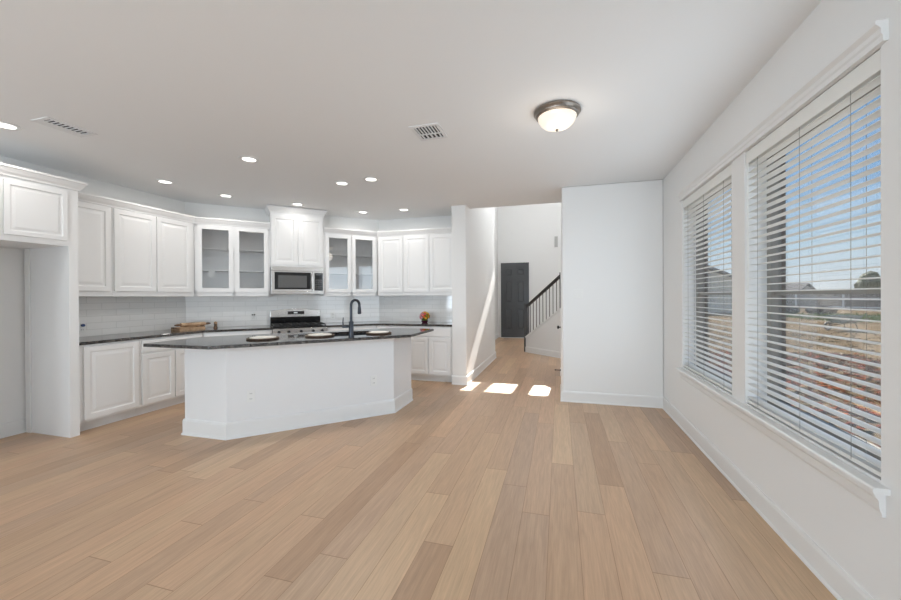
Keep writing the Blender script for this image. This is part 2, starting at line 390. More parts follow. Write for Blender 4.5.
# right wall with two window openings
WZ0, WZ1 = 0.61, 2.31
WINS = [(3.215, 4.378), (1.884, 3.015)]
wr = MB().box(RX, RY-.2, -.12, RX+.15, WINS[1][0], H).box(RX, WINS[1][0], -.12, RX+.15, WINS[0][1], WZ0).box(RX, WINS[1][0], WZ1, RX+.15, WINS[0][1], H)
wr.box(RX, WINS[1][1], WZ0, RX+.15, WINS[0][0], WZ1).box(RX, WINS[0][1], -.12, RX+.15, 7.4, H)
struct('wall_right', wr, 'wall')
OX0, OX1 = RX+.15, RX+.225
we = MB().box(OX0, RY-.2, -.4, OX1, WINS[1][0]+.01, 3.0).box(OX0, WINS[1][0]+.01, -.4, OX1, WINS[0][1]-.01, WZ0).box(OX0, WINS[1][0]+.01, WZ1-.01, OX1, WINS[0][1]-.01, 3.0)
we.box(OX0, WINS[1][1]-.01, WZ0, OX1, WINS[0][0]+.01, WZ1-.01).box(OX0, WINS[0][1]-.01, -.4, OX1, FY+.15, 5.75)
struct('wall_exterior', we, 'brick')

# windows: frame, glass, meeting rail
for k, (y0, y1) in enumerate(WINS):
    fx0, fx1 = RX+.125, RX+.185
    b = MB()
    b.box(fx0, y0, WZ0, fx1, y0+.045, WZ1).box(fx0, y1-.045, WZ0, fx1, y1, WZ1).box(fx0, y0+.045, WZ0, fx1, y1-.045, WZ0+.05).box(fx0, y0+.045, WZ1-.05, fx1, y1-.045, WZ1)
    wn_ = struct('window_%d' % (k+1), b, 'winframe')
    MB().box(fx0+.02, y0+.045, 1.352, fx1-.02, y1-.045, 1.378).out('meeting_rail', 'winframe', wn_)
    MB().box(fx0+.036, y0+.04, WZ0+.045, fx0+.042, y1-.04, WZ1-.045).out('glass_pane', 'glass', wn_)
    MB().box(RX+.002, y0+.001, WZ0+.001, fx0, y1-.001, WZ0+.014).out('sill_board', 'trim', wn_)

# window trim: head moulding, stool and apron
hp = [(RX, 2.312), (RX-.018, 2.312), (RX-.018, 2.335), (RX-.024, 2.343), (RX-.024, 2.362), (RX-.040, 2.378), (RX-.040, 2.392), (RX, 2.392)]
struct('trim_1', MB().prism_y(hp, 1.845, 4.415), 'trim')
st = [(RX, .588), (RX-.048, .588), (RX-.054, .594), (RX-.054, .606), (RX-.048, .612), (RX, .612)]
struct('trim_2', MB().prism_y(st, 1.838, 4.425), 'trim')
ap = [(RX, .588), (RX-.034, .588), (RX-.034, .572), (RX-.022, .556), (RX-.018, .52), (RX-.012, .505), (RX-.012, .492), (RX, .492)]
struct('trim_3', MB().prism_y(ap, 1.862, 4.40), 'trim')

# baseboards
BP = [(0, 0), (.024, 0), (.024, .010), (.018, .018), (.015, .018), (.015, .118), (.009, .134), (0, .136)]
def baseboard(name, path, side=1, hs=1.0): return struct(name, MB().sweep(path, [(o, z*hs) for o, z in BP], side), 'trim')
baseboard('baseboard_right', [(RX, RY), (RX, EY)], 1)
baseboard('baseboard_end', [(RX, EY), (EX, EY), (EX, 6.0)], 1)
baseboard('baseboard_hall', [(EX, 6.7), (EX, 7.4)], 1)
baseboard('baseboard_stub', [(PX0, PY), (PX1, PY), (PX1, 8.36), (PX1, 8.36)][:3], -1)
baseboard('baseboard_left', [(LX, 2.53), (LX, RY)], 1)
baseboard('baseboard_foyer_left', [(-1.95, 8.36), (-1.95, FY)], -1)
baseboard('baseboard_foyer', [(-.82, FY), (RX, FY)], -1)

# tiled backsplash between counter and wall cabinets
def local(o, loc, rz): o.location = loc; o.rotation_euler = (0, 0, rz); return o
TZ0, TZ1 = .914, 1.40
o = struct('wall_tile_left', MB().box(2.61+.0, -.0, TZ0, 4.26, .010, TZ1), 'tile'); local(o, (LX+.010, 0, 0), PI/2)
dlen = math.hypot(dr[0]-dl[0], dr[1]-dl[1])
o = struct('wall_tile_corner', MB().box(0, -.010, TZ0, dlen, 0, TZ1+.05), 'tile'); local(o, (dl[0], dl[1], 0), PI/4)
o = struct('wall_tile_kitchen', MB().box(dr[0], -.010, TZ0, PX0, 0, TZ1), 'tile'); local(o, (0, BY, 0), 0)

# ------------------------------------------------------------------ cabinets
DT = .019
PANEL = [(0, -DT+.002), (.002, -DT), (.052, -DT), (.060, -DT+.009), (.075, -DT+.009), (.100, -DT+.003)]
def door_panel(parent, name, x0, z0, x1, z1, yf, style='raised', narrow=1.0):
    """front of a door or drawer in the cabinet's own frame; yf is the face of the carcass"""
    if style == 'raised':
        o = MB().nested(x0, z0, x1, z1, [(i*narrow, yf+y) for i, y in PANEL], yf).out(name, 'cab', parent)
    elif style == 'flat':
        o = MB().nested(x0, z0, x1, z1, [(0, yf-DT+.003), (.004, yf-DT)], yf).out(name, 'cab', parent)
    else:
        f_ = .058; b = MB()
        b.box(x0, yf-DT, z0, x0+f_, yf, z1).box(x1-f_, yf-DT, z0, x1, yf, z1).box(x0+f_, yf-DT, z0, x1-f_, yf, z0+f_).box(x0+f_, yf-DT, z1-f_, x1-f_, yf, z1)
        o = b.out(name, 'cab', parent)
        MB().box(x0+f_-.004, yf-DT+.007, z0+f_-.004, x1-f_+.004, yf-DT+.011, z1-f_+.004).out('glass_pane', 'cabglass', o)
    return o
def wall_cabinet(label, loc, rz, x0, x1, doors, z0=1.372, z1=2.42, depth=.33, glass=False, dz0=1.43, dz1=2.375, group='white wall cabinets'):
    t = thing('wall_cabinet', label, 'cabinet', loc, rz, group)
    if glass:
        b = MB(); k = .018
        b.box(x0, -depth, z0, x0+k, 0, z1).box(x1-k, -depth, z0, x1, 0, z1).box(x0+k, -k, z0, x1-k, 0, z1)
        b.box(x0+k, -depth, z0, x1-k, -k, z0+k).box(x0+k, -depth, z1-k, x1-k, -k, z1)
        b.out('carcass', 'cab', t)
        f = MB(); fo = -depth-.001
        f.box(x0, -depth-.004, z0, x0+.035, -depth, z1).box(x1-.035, -depth-.004, z0, x1, -depth, z1).box(x0, -depth-.004, z0, x1, -depth, dz0+.02).box(x0, -depth-.004, dz1-.02, x1, -depth, z1)
        f.box((x0+x1)/2-.02, -depth-.004, z0, (x0+x1)/2+.02, -depth, z1)
        f.out('face_frame', 'cab', t)
        for zs in (1.735, 2.045): MB().box(x0+k, -depth+.03, zs, x1-k, -k, zs+.018).out('shelf', 'cabin', t)
        yf = -depth-.004
    else:
        MB().box(x0, -depth, z0, x1, -.002, z1).out('carcass', 'cab', t); yf = -depth
    for a, b_ in doors: door_panel(t, 'door', a, dz0, b_, dz1, yf, 'glass' if glass else 'raised')
    return t
def base_cabinet(label, loc, rz, x0, x1, doors, drawers, depth=.61, dtop=.70):
    t = thing('base_cabinet', label, 'cabinet', loc, rz, 'white base cabinets')
    MB().box(x0, -depth, .10, x1, -.002, .882).out('carcass', 'cab', t)
    MB().box(x0, -depth+.065, 0, x1, -.02, .10).out('toe_kick', 'trim', t)
    for a, b_ in doors: door_panel(t, 'door', a, .125, b_, dtop, -depth, 'raised')
    for a, b_ in drawers: door_panel(t, 'drawer_front', a, .725, b_, .86, -depth, 'flat')
    return t
LEFT = ((LX, 0, 0), PI/2)         # local x = world y, local -y = world +x
BACK = ((0, BY, 0), 0.0)          # local x = world x
TC = 1.14                         # x + y of the range's centre line
DIAG = ((*P(TC, DC), 0), PI/4)    # local x along the angled wall from the range's centre

# over-fridge cabinet and its end panel
fd = .66
t = thing('fridge_cabinet', 'deep white cabinet above the empty fridge recess at the left edge', 'cabinet', *LEFT)
MB().box(1.58, -fd, 1.853, 2.53, -.002, 2.45).out('carcass', 'cab', t)
for a, b_ in ((1.60, 2.052), (2.078, 2.515)): door_panel(t, 'door', a, 1.905, b_, 2.375, -fd, narrow=.72)
t = thing('fridge_end_panel', 'tall white end panel between the fridge recess and the left counter', 'panel', *LEFT)
MB().box(2.53, -fd, 0, 2.607, -.002, 2.45).out('panel', 'cab', t)
MB().box(2.518, -.10, .0, 2.529, -.026, 1.85).out('scribe_strip', 'cab', t)
t = thing('fridge_side_panel', 'white side panel closing the fridge recess beyond the left edge', 'panel', *LEFT)
MB().box(1.50, -fd, 0, 1.575, -.002, 2.45).out('panel', 'cab', t)

wall_cabinet('white wall cabinet partly behind the tall fridge end panel', *LEFT, 2.610, 3.108, [(2.635, 3.090)])
wall_cabinet('white two-door wall cabinet between the fridge side and the left glass cabinet', *LEFT, 3.110, 4.121, [(3.125, 3.592), (3.606, 4.070)])
wall_cabinet('white glass-door wall cabinet left of the microwave, with paper slip inside', *DIAG, -1.343, -.387, [(-1.312, -.872), (-.856, -.417)], glass=True)
wall_cabinet('white glass-door wall cabinet right of the microwave', *DIAG, .387, 1.286, [(.417, .832), (.848, 1.256)], glass=True)
wall_cabinet('taller white two-door cabinet directly over the microwave', *DIAG, -.385, .385, [(-.37, -.006), (.006, .37)], z0=1.822, z1=2.66, depth=.355, dz0=1.85, dz1=2.60)
wall_cabinet('white one-door wall cabinet next to the right glass cabinet on the back wall', *BACK, -3.017, -2.536, [(-2.985, -2.548)])
wall_cabinet('white two-door wall cabinet beside the stub wall, above the colourful blooms', *BACK, -2.534, PX0-.002, [(-2.522, -2.078), (-2.064, -1.625)])

# crown mouldings
CR = [(0, 2.385), (.012, 2.385), (.016, 2.400), (.030, 2.420), (.046, 2.452), (.052, 2.456), (.052, 2.476), (0, 2.476)]
def shift(p, dz): return [(o_, z+dz) for o_, z in p]
cu = DC-.334*R2
ml = TC-.387*R2; mr = TC+.387*R2
struct('trim_4', MB().sweep([(LX+.331, 2.612), (LX+.331, LX+.331+cu), P(ml, cu)], CR, -1), 'cab')
struct('trim_5', MB().sweep([P(mr, cu), (BY-.331-cu, BY-.331), (PX0-.002, BY-.331)], CR, -1), 'cab')
cm = DC-.356*R2
struct('trim_6', MB().sweep([P(TC-.386*R2, DC-.02), P(TC-.386*R2, cm), P(TC+.386*R2, cm), P(TC+.386*R2, DC-.02)], shift([(o_*1.0, z) for o_, z in CR], H-.008-2.476), -1), 'cab')
struct('trim_7', MB().sweep([(LX+fd+.001, 1.5), (LX+fd+.001, 2.608), (LX+.02, 2.608)], shift(CR, .022), -1), 'cab')

# base cabinets
base_cabinet('white base cabinet with one full-height door beside the fridge recess', *LEFT, 2.610, 3.20, [(2.665, 3.185)], [], dtop=.86)
base_cabinet('white base cabinet with drawer over two doors, partly behind the island', *LEFT, 3.202, 4.005, [(3.222, 3.604), (3.614, 3.98)], [(3.222, 3.98)])
DF = (DC-.61*R2)
a0 = ((LX+.61+LX+.61+DF)-TC)/R2; a1 = ((BY-.61-DF+BY-.61)-TC)/R2
base_cabinet('white base cabinet left of the range, behind the island', *DIAG, a0+.004, -.385, [(a0+.03, (a0-.385)/2-.005), ((a0-.385)/2+.005, -.40)], [(a0+.03, -.40)])
base_cabinet('white base cabinet right of the range, behind the faucet', *DIAG, .385, a1-.004, [(.40, (a1+.385)/2-.005), ((a1+.385)/2+.005, a1-.03)], [(.40, a1-.03)])
bx = BY-.61-DF
base_cabinet('white base cabinet in the back corner hidden behind the island', *BACK, bx+.004, -2.372, [(bx+.03, -2.39)], [(bx+.03, -2.39)])
base_cabinet('white base cabinet with two doors beside the stub wall', *BACK, -2.370, PX0-.002, [(-2.352, -2.004), (-1.986, -1.63)], [(-2.352, -1.63)])

# worktops
cf = DC-.635*R2
g_ = .012
tl, tr_ = TC-.383*R2, TC+.383*R2
wt = MB().prism([(LX+g_, 2.612), (LX+.635, 2.612), (LX+.635, LX+.635+cf), P(tl, cf), P(tl, DC-.02), (LX+g_, LX+g_+DC-.02)], .883, .914).out('worktop', 'granite', bevel=.003)
tag(wt, 'black granite worktop along the left wall, up to the range', 'worktop')
wt = MB().prism([P(tr_, cf), (BY-.635-cf, BY-.635), (PX0-.002, BY-.635), (PX0-.002, BY-g_), (BY-g_-DC+.02, BY-g_), P(tr_, DC-.02)], .883, .914).out('worktop', 'granite', bevel=.003)
tag(wt, 'black granite worktop from the range to the stub wall, under the colourful blooms', 'worktop')

# ------------------------------------------------------------------ island
IB = [(-3.055, 2.90), (-1.865, 4.09), (-1.865, 4.64), (-2.43, 4.64), (-3.57, 3.50), (-3.57, 2.90)]
IT = [(-3.05, 2.70), (-1.65, 4.10), (-1.65, 4.93), (-2.24, 4.93), (-3.84, 3.33), (-3.84, 2.70)]
SKT, SK0, SK1, SKW = 1.52, 6.12, 6.86, .40         # sink: centre x+y, its y-x range, half width
t = thing('kitchen_island', 'white angled kitchen island with tall baseboard on the oak floor', 'island')
ib = MB().prism(IB, 0, .882).out('body', 'island', t)
def dbox(t0, t1, c0, c1, z0, z1): return MB().prism([P(t0, c0), P(t1, c0), P(t1, c1), P(t0, c1)], z0, z1)
k_ = .05
cutter = dbox(SKT-SKW*R2-k_, SKT+SKW*R2+k_, SK0-k_, SK1+k_, .60, 1.0).out('cutter', 'island')
cut(ib, [cutter])
MB().sweep([(-3.57, 3.30), (-3.57, 2.90), (-3.055, 2.90), (-1.865, 4.09), (-1.865, 4.64)], [(o_, z*1.16) for o_, z in BP], -1).out('baseboard', 'trim', t)
MB().sweep([(-3.57, 2.90), (-3.055, 2.90), (-1.865, 4.09), (-1.865, 4.64)], [(0, .84), (.012, .84), (.020, .875), (.020, .882), (0, .882)], -1).out('cove_trim', 'trim', t)
it = MB().prism(IT, .883, .914).out('island_worktop', 'granite')
cutter = dbox(SKT-SKW*R2, SKT+SKW*R2, SK0, SK1, .8, 1.0).out('cutter', 'granite')
cut(it, [cutter]); bv = it.modifiers.new('bevel', 'BEVEL'); bv.width = .004; bv.segments = 2; bv.limit_method = 'ANGLE'
tag(it, 'speckled black granite worktop with clipped corners lying on the island', 'worktop')
sk = thing('kitchen_sink', 'dark undermount sink in the island worktop behind the faucet', 'sink', (*P(SKT, (SK0+SK1)/2), .66), PI/4)
hw, hd = SKW+.012, (SK1-SK0)/2/R2+.012
b = MB(); th = .012
b.box(-hw, -hd, 0, hw, hd, th).box(-hw, -hd, th, -hw+th, hd, .222).box(hw-th, -hd, th, hw, hd, .222).box(-hw+th, -hd, th, hw-th, -hd+th, .222).box(-hw+th, hd-th, th, hw-th, hd, .222)
b.out('basin', 'sink', sk)
MB().lathe([(0, .003), (.03, .003), (.042, .004), (.044, 0)], 20, (0, 0, th)).out('drain', 'steel', sk, smooth=True)

# faucet
fx_, fy_ = -2.185, 3.695
t = thing('faucet', 'dark slate gooseneck faucet standing on the island worktop', 'faucet', (fx_, fy_, .914))
MB().lathe([(0, 0), (.031, 0), (.031, .012), (.026, .016), (.026, .165), (.022, .172), (0, .172)], 24).out('base', 'slate', t, smooth=True)
pts = [(0, 0, .17), (0, 0, .26), (0, 0, .325)]
rad = .058; dv = Vector((.35, .94, 0)).normalized()
for k in range(1, 13):
    a = PI*k/12
    pts.append((dv.x*rad*(1-math.cos(a)), dv.y*rad*(1-math.cos(a)), .345+rad*math.sin(a)))
e_ = pts[-1]; pts.append((e_[0], e_[1], .32))
MB().tube(pts, .0145, 14).out('neck', 'slate', t, smooth=True)
MB().tube([(e_[0], e_[1], .332), (e_[0], e_[1], .30), (e_[0], e_[1], .255), (e_[0], e_[1], .247)], [.0165, .019, .021, .017], 16).out('spray_head', 'slate', t, smooth=True)
hl = MB(); lx, ly = -rt.x*.095, -rt.y*.095
hl.tube([(-rt.x*.02, -rt.y*.02, .115), (lx, ly, .115)], .013, 12)
hl.out('handle', 'slate', t, smooth=True)
MB().tube([(lx*.92, ly*.92, .115), (lx*.94, ly*.94, .16), (lx*.9, ly*.9, .215)], [.008, .0065, .0055], 10).out('lever', 'slate', t, smooth=True)

# place settings on the island: woven chargers with plates on them
CH = [('leftmost of three dark woven chargers on the island, in front of the range', 'cream scalloped plate on the leftmost woven charger', -3.005, 3.315, .158),
      ('middle dark woven charger on the island, just left of the faucet', 'cream scalloped plate on the middle woven charger', -2.585, 3.705, .158),
      ('rightmost dark woven charger on the island, right of the faucet', 'cream scalloped plate on the rightmost woven charger', -2.075, 4.135, .150)]
for lab, plab, x, y, r in CH:
    t = thing('woven_charger', lab, 'charger', (x, y, .914), 0, 'dark woven chargers on the island')
    MB().lathe([(0, 0), (r-.012, 0), (r-.012, .006), (0, .006)], 40).out('base', 'wicker', t, smooth=True)
    pr = [(r+.009*math.cos(2*PI*k/10)-.009, .009+.009*math.sin(2*PI*k/10)) for k in range(11)]
    MB().lathe(pr, 48, wob=lambda i, q: 1+.006*(i % 2)).out('rim', 'wicker', t, smooth=True)
    o = MB().lathe([(0, .004), (.06, .004), (r-.050, .008), (r-.030, .014), (r-.031, .018), (r-.052, .012), (.06, .008), (0, .010)], 48, wob=lambda i, q, r=r: 1+(.025*math.cos(i*PI/2) if q > r-.05 else 0)).out('scalloped_plate', 'ceramic', smooth=True)
    o.location = (x, y, .9165); tag(o, plab, 'plate', 'cream plates on the island')

# ------------------------------------------------------------------ range, microwave
t = thing('range', 'stainless steel range set between the worktops below the microwave', 'range', *DIAG)
rf = -.655
MB().box(-.378, rf, .10, .378, -.05, .895).out('body', 'steeld', t)
MB().box(-.36, rf+.05, 0, .36, -.06, .10).out('plinth', 'dark', t)
MB().box(-.379, rf-.006, .895, .379, -.05, .918).out('cooktop', 'blackglass', t, bevel=.003)
# arched backguard
n = 16; poly = [(-.379, .918)]
bgm = MB(); va = []; 
for i in range(n+1):
    x = -.379+.758*i/n; va.append((x, 1.135+.030*(1-(x/.379)**2)))
outl = [(-.379, 1.035)]+va+[(.379, 1.035)]
def slab(b_, pts2, y0, y1):
    A = [b_.bm.verts.new((x, y0, z)) for x, z in pts2]; B = [b_.bm.verts.new((x, y1, z)) for x, z in pts2]; q = len(pts2)
    b_.bm.faces.new(A); b_.bm.faces.new(list(reversed(B)))
    for i in range(q): b_.bm.faces.new((A[(i+1) % q], A[i], B[i], B[(i+1) % q]))
    return b_
slab(bgm, outl, -.115, -.02).out('backguard', 'steel', t, bevel=.006)
MB().box(-.376, -.105, .918, .376, -.025, 1.035).out('backguard_panel', 'blackglass', t)
dp = MB().box(-.125, -.118, 1.078, .125, -.1145, 1.128).out('display', 'blackglass', t)
MB().box(-.035, -.1188, 1.094, .02, -.1178, 1.112).out('clock_face', 'display', dp)
for gx in (-.245, 0, .245):
    g = MB(); x0, x1 = gx-.115, gx+.115; y0, y1 = rf+.06, -.135; zt_ = .945
    for xx in (x0, gx, x1): g.box(xx-.006, y0, zt_-.014, xx+.006, y1, zt_)
    for yy in (y0, (2*y0+y1)/3, (y0+2*y1)/3, y1): g.box(x0, yy-.006, zt_-.013, x1, yy+.006, zt_-.001)
    for xx in (x0, x1):
        for yy in (y0, y1): g.box(xx-.007, yy-.007, .918, xx+.007, yy+.007, zt_-.01)
    g.out('grate', 'iron', t)
for bx_, by_ in ((-.245, -.28), (-.245, -.50), (.245, -.28), (.245, -.50), (0, -.39)):
    MB().lathe([(0, .0), (.045, 0), (.045, .008), (.032, .012), (0, .012)], 20, (bx_, by_, .918)).out('burner', 'iron', t, smooth=True)
MB().box(-.378, rf-.028, .80, .378, rf, .893).out('control_panel', 'steel', t, bevel=.004)
for kx in (-.30, -.17, 0, .17, .30):
    kn = MB(); 
    kn.tube([(kx, rf-.028, .845), (kx, rf-.06, .845)], [.022, .019], 16); kn.out('knob', 'dark', t, smooth=True)
MB().box(-.372, rf-.03, .27, .372, rf, .785).out('oven_door', 'steel', t, bevel=.004)
MB().box(-.25, rf-.033, .38, .25, rf-.0295, .66).out('oven_window', 'blackglass', t)
MB().tube([(-.31, rf-.03, .735), (-.31, rf-.075, .735), (.31, rf-.075, .735), (.31, rf-.03, .735)], .012, 10).out('oven_handle', 'steel', t, smooth=True)
MB().box(-.372, rf-.03, .11, .372, rf, .255).out('drawer', 'steel', t, bevel=.004)

t = thing('microwave', 'stainless over-the-range microwave below the tall cabinet', 'microwave', *DIAG)
mf = -.40; mz0, mz1 = 1.405, 1.818
MB().box(-.379, mf+.03, mz0, .379, -.012, mz1).out('body', 'steeld', t)
MB().box(-.379, mf-.002, mz1-.062, .379, mf+.03, mz1).out('vent_grille', 'steel', t, bevel=.003)
d = MB().box(-.379, mf, mz0+.03, .205, mf+.03, mz1-.064).out('door', 'steel', t, bevel=.003)
MB().box(-.335, mf-.003, mz0+.068, .185, mf+.001, mz1-.082).out('door_glass', 'blackglass', d)
MB().box(-.285, mf-.005, mz0+.095, .125, mf-.002, mz1-.13).out('mesh_window', 'mesh_glass', d)
MB().box(.212, mf, mz0+.03, .379, mf+.03, mz1-.064).out('control_panel', 'steel', t, bevel=.003)
kp = MB().box(.238, mf-.003, mz0+.05, .366, mf+.001, mz1-.085).out('keypad', 'blackglass', t)
kb = MB()
for i in range(5):
    for j in range(3): kb.box(.252+j*.036, mf-.005, mz0+.07+i*.034, .278+j*.036, mf-.0025, mz0+.087+i*.034)
kb.out('buttons', 'mesh_glass', kp)
MB().box(.255, mf-.005, mz1-.118, .348, mf-.0025, mz1-.098).out('display', 'mesh_glass', kp)
MB().tube([(.205, mf, mz0+.075), (.205, mf-.042, mz0+.075), (.205, mf-.042, mz1-.10), (.205, mf, mz1-.10)], .011, 12).out('handle', 'steel', t, smooth=True)
MB().box(-.379, mf+.002, mz0, .379, mf+.03, mz0+.028).out('bottom_trim', 'steel', t, bevel=.003)

# ------------------------------------------------------------------ small things on the left and back worktops
t = thing('wooden_tray', 'shallow pale wooden tray with side handles on the left worktop', 'tray', (-4.90, 4.04, .914), math.radians(76))
MB().box(-.15, -.11, 0, .15, .11, .012).out('base', 'wood', t)
for s in (-1, 1): MB().box(-.16, s*.11-.006, 0, .16, s*.11+.006, .036).out('side', 'wood', t)
for s in (-1, 1): MB().box(s*.154-.006, -.104, 0, s*.154+.006, .104, .036).out('end', 'wood', t)
for s in (-1, 1): MB().tube([(s*.16, -.05, .028), (s*.185, -.045, .036), (s*.19, 0, .04), (s*.185, .045, .036), (s*.16, .05, .028)], .007, 8).out('handle', 'darkwood', t, smooth=True)
t = thing('rolling_pin', 'wooden rolling pin with dark handles lying across the pale tray', 'rolling pin', (-4.875, 4.09, .9845), math.radians(80))
MB().tube([(-.16, 0, 0), (.16, 0, 0)], .026, 18).out('barrel', 'wood', t, smooth=True)
for s in (-1, 1): MB().tube([(s*.16, 0, 0), (s*.175, 0, 0), (s*.20, 0, 0), (s*.235, 0, 0)], [.009, .014, .016, .009], 12).out('handle', 'darkwood', t, smooth=True)
t = thing('spice_grinder', 'small brown wooden grinder standing right of the pale tray', 'grinder', (-4.78, 4.36, .914))
MB().lathe([(0, 0), (.026, 0), (.026, .012), (.020, .03), (.022, .055), (.018, .062)], 18).out('body', 'darkwood', t, smooth=True)
MB().lathe([(.019, .062), (.024, .07), (.020, .085), (.007, .092), (0, .096)], 18).out('cap', 'wood', t, smooth=True)

t = thing('flower_arrangement', 'round cluster of pink, orange and yellow blooms on the back worktop', 'flowers', (-2.195, 6.08, .914))
MB().lathe([(0, 0), (.042, 0), (.056, .018), (.062, .034), (.056, .034), (.05, .018), (0, .008)], 24).out('bowl', mat('plum_glass', srgb(92, 44, 62), 0.2), t, smooth=True)
FC = [srgb(226, 120, 120), srgb(220, 92, 84), srgb(216, 110, 40), srgb(238, 168, 60), srgb(240, 200, 70), srgb(160, 160, 40), srgb(206, 148, 160)]
FM = [mat('bloom', c_, 0.6) for c_ in FC]
lf = MB(); lf.blob((0, 0, .095), .072, 2, .12); lf.out('leaf_cushion', mat('leaf_green', srgb(98, 112, 40), 0.6), t)
for i in range(34):
    zz = 1-1.35*(i+.5)/34; a = i*2.39996; q = math.sqrt(max(0, 1-zz*zz))
    n_ = Vector((q*math.cos(a), q*math.sin(a), zz)); sidev = n_.dot(rt)
    if sidev < -.25: ci = random.choice([0, 0, 6, 1])
    elif sidev < .25: ci = random.choice([2, 1, 3, 2])
    else: ci = random.choice([4, 5, 4, 3])
    c0 = Vector((0, 0, .098)) + n_*.083
    b = MB(); u = n_.orthogonal().normalized(); v = n_.cross(u)
    for k in range(6):
        dd = math.cos(k*PI/3)*u + math.sin(k*PI/3)*v
        b.bm.faces.new([b.bm.verts.new(p) for p in (c0-n_*.008, c0+dd*.016+n_.cross(dd)*.011-n_*.001, c0+dd*.024+n_*.004, c0+dd*.016-n_.cross(dd)*.011-n_*.001)])
    b.blob(c0, .008, 1, 0)
    b.out('bloom', FM[ci], t)

o = MB().prism_y([(-.0005, 0), (.0, .115), (.0015, .115), (.004, 0)], -.04, .04).out('paper_slip', 'linen')
px, py = P(TC + (-1.14)*R2, DC-.318*R2)
o.location = (px, py, 1.64); o.rotation_euler = (0, 0, PI/4-PI/2)
tag(o, 'white paper slip hanging inside the left glass-door cabinet', 'paper')

# ------------------------------------------------------------------ outlets and switches
def outlet(label, loc, rz, w_=.07, h_=.115, kind='outlet', name='wall_outlet', group='white outlet plates'):
    t = thing(name, label, kind, loc, rz, group)
    MB().box(-w_/2, -.006, -h_/2, w_/2, 0, h_/2).out('cover_plate', 'plate', t, bevel=.002)
    if kind == 'outlet':
        for s in (-1, 1):
            r_ = MB().box(-.017, -.0075, s*.026-.014, .017, -.0055, s*.026+.014).out('receptacle', 'plate', t)
            MB().box(-.009, -.0082, s*.026-.004, -.006, -.0072, s*.026+.007).box(.006, -.0082, s*.026-.004, .009, -.0072, s*.026+.007).out('slots', 'dark', r_)
    else:
        for s in (-1, 1): MB().box(s*.023-.016, -.009, -.033, s*.023+.016, -.0055, .033).out('rocker', 'plate', t, bevel=.0015)
    return t
outlet('white outlet low on the island front, near its left corner', (-2.909, 3.046, .385), PI/4)
outlet('white outlet low on the island front, near its right end', (-2.035, 3.920, .40), PI/4)
ts = thing
o1 = outlet('white outlet with two dark plugs on the tiles left of the range', (*P(TC-.61*R2, DC-.0105*R2), 1.055), PI/4)
for s in (-1, 1):
    o_ = MB().tube([(s*.014, -.008, .028), (s*.014, -.034, .028)], .010, 12).out('plug', 'dark', smooth=True)
    wp = Matrix.Translation(o1.location) @ Matrix.Rotation(PI/4, 4, 'Z'); o_.matrix_world = wp
    tag(o_, ('left' if s < 0 else 'right')+' one of two dark plugs in the outlet left of the range', 'plug', 'dark plugs')
outlet('white outlet on the tiles between the range and the faucet', (*P(TC+.60*R2, DC-.0105*R2), 1.03), PI/4)
o2 = outlet('white outlet on the tiles beside the fridge end panel', (LX+.0105, 3.005, 1.02), PI/2)
o_ = MB().tube([(0, -.008, .026), (0, -.03, .026)], .016, 14).out('night_light', mat('navy_plastic', srgb(58, 84, 136), 0.4), smooth=True)
o_.matrix_world = Matrix.Translation(o2.location) @ Matrix.Rotation(PI/2, 4, 'Z')
tag(o_, 'small dark blue plug-in light in the outlet beside the fridge panel', 'plug')
outlet('white double light switch on the end wall beside the hall', (.225, EY, 1.375), 0, w_=.115, h_=.115, kind='switch', name='light_switch', group='light switches')

# ------------------------------------------------------------------ ceiling fixtures
CANS = [((-4.267, 1.961), 'recessed ceiling light cut by the left edge of the photo'),
        ((-2.995, 3.133), 'recessed ceiling light alone above the left end of the island'),
        ((-4.529, 3.449), 'recessed ceiling light in front of the solid wall cabinets on the left'),
        ((-4.365, 4.159), 'recessed ceiling light in front of the left glass-door cabinet'),
        ((-3.754, 4.847), 'recessed ceiling light in front of the tall cabinet over the microwave'),
        ((-2.548, 4.116), 'left one of the close pair of recessed lights above the island'),
        ((-2.135, 4.076), 'right one of the close pair of recessed lights above the island'),
        ((-3.091, 5.617), 'recessed ceiling light in front of the right glass-door cabinet'),
        ((-2.381, 5.65), 'recessed ceiling light nearest the stub wall, by the back cabinets')]
for ((x, y), lab), cw in zip(CANS, (1.0, 2.2, .75, .7, .45, 2.0, 2.0, .75, .75)):
    t = thing('recessed_light', lab, 'ceiling light', (x, y, H), 0, 'recessed ceiling lights')
    MB().lathe([(.062, -.001), (.095, -.001), (.093, -.006), (.070, -.010), (.062, -.006)], 36).out('trim_ring', 'trim', t, smooth=True)
    MB().lathe([(0, -.004), (.066, -.004)], 32).out('lens', 'lens', t, smooth=True)
    area('can_lamp', (x, y, H-.013), (0, 0, -1), .12, .12, CAN_W*cw, (1.0, 0.97, 0.93), 'DISK')
t = thing('dome_light', 'flush dome ceiling light with bronze ring and alabaster glass', 'ceiling light', (-.013, 2.985, H))
MB().lathe([(0, 0), (.165, 0), (.172, -.008), (.172, -.018), (.160, -.030), (.157, -.040), (.140, -.050), (0, -.05)], 48).out('ring', 'bronze', t, smooth=True)
MB().lathe([(.142, -.044), (.138, -.062), (.122, -.092), (.095, -.116), (.06, -.131), (.03, -.137), (0, -.139)], 48).out('glass_bowl', 'domeglass', t, smooth=True)
MB().lathe([(0, -.138), (.010, -.138), (.013, -.146), (.008, -.153), (0, -.155)], 16).out('finial', 'bronze', t, smooth=True)
pl_ = bpy.data.lights.new('dome_lamp', 'POINT'); pl_.energy = DOME_W; pl_.color = (1.0, .90, .78); pl_.shadow_soft_size = .12
po = bpy.data.objects.new('dome_lamp', pl_); C.objects.link(po); po.location = (-.013, 2.985, H-.30)

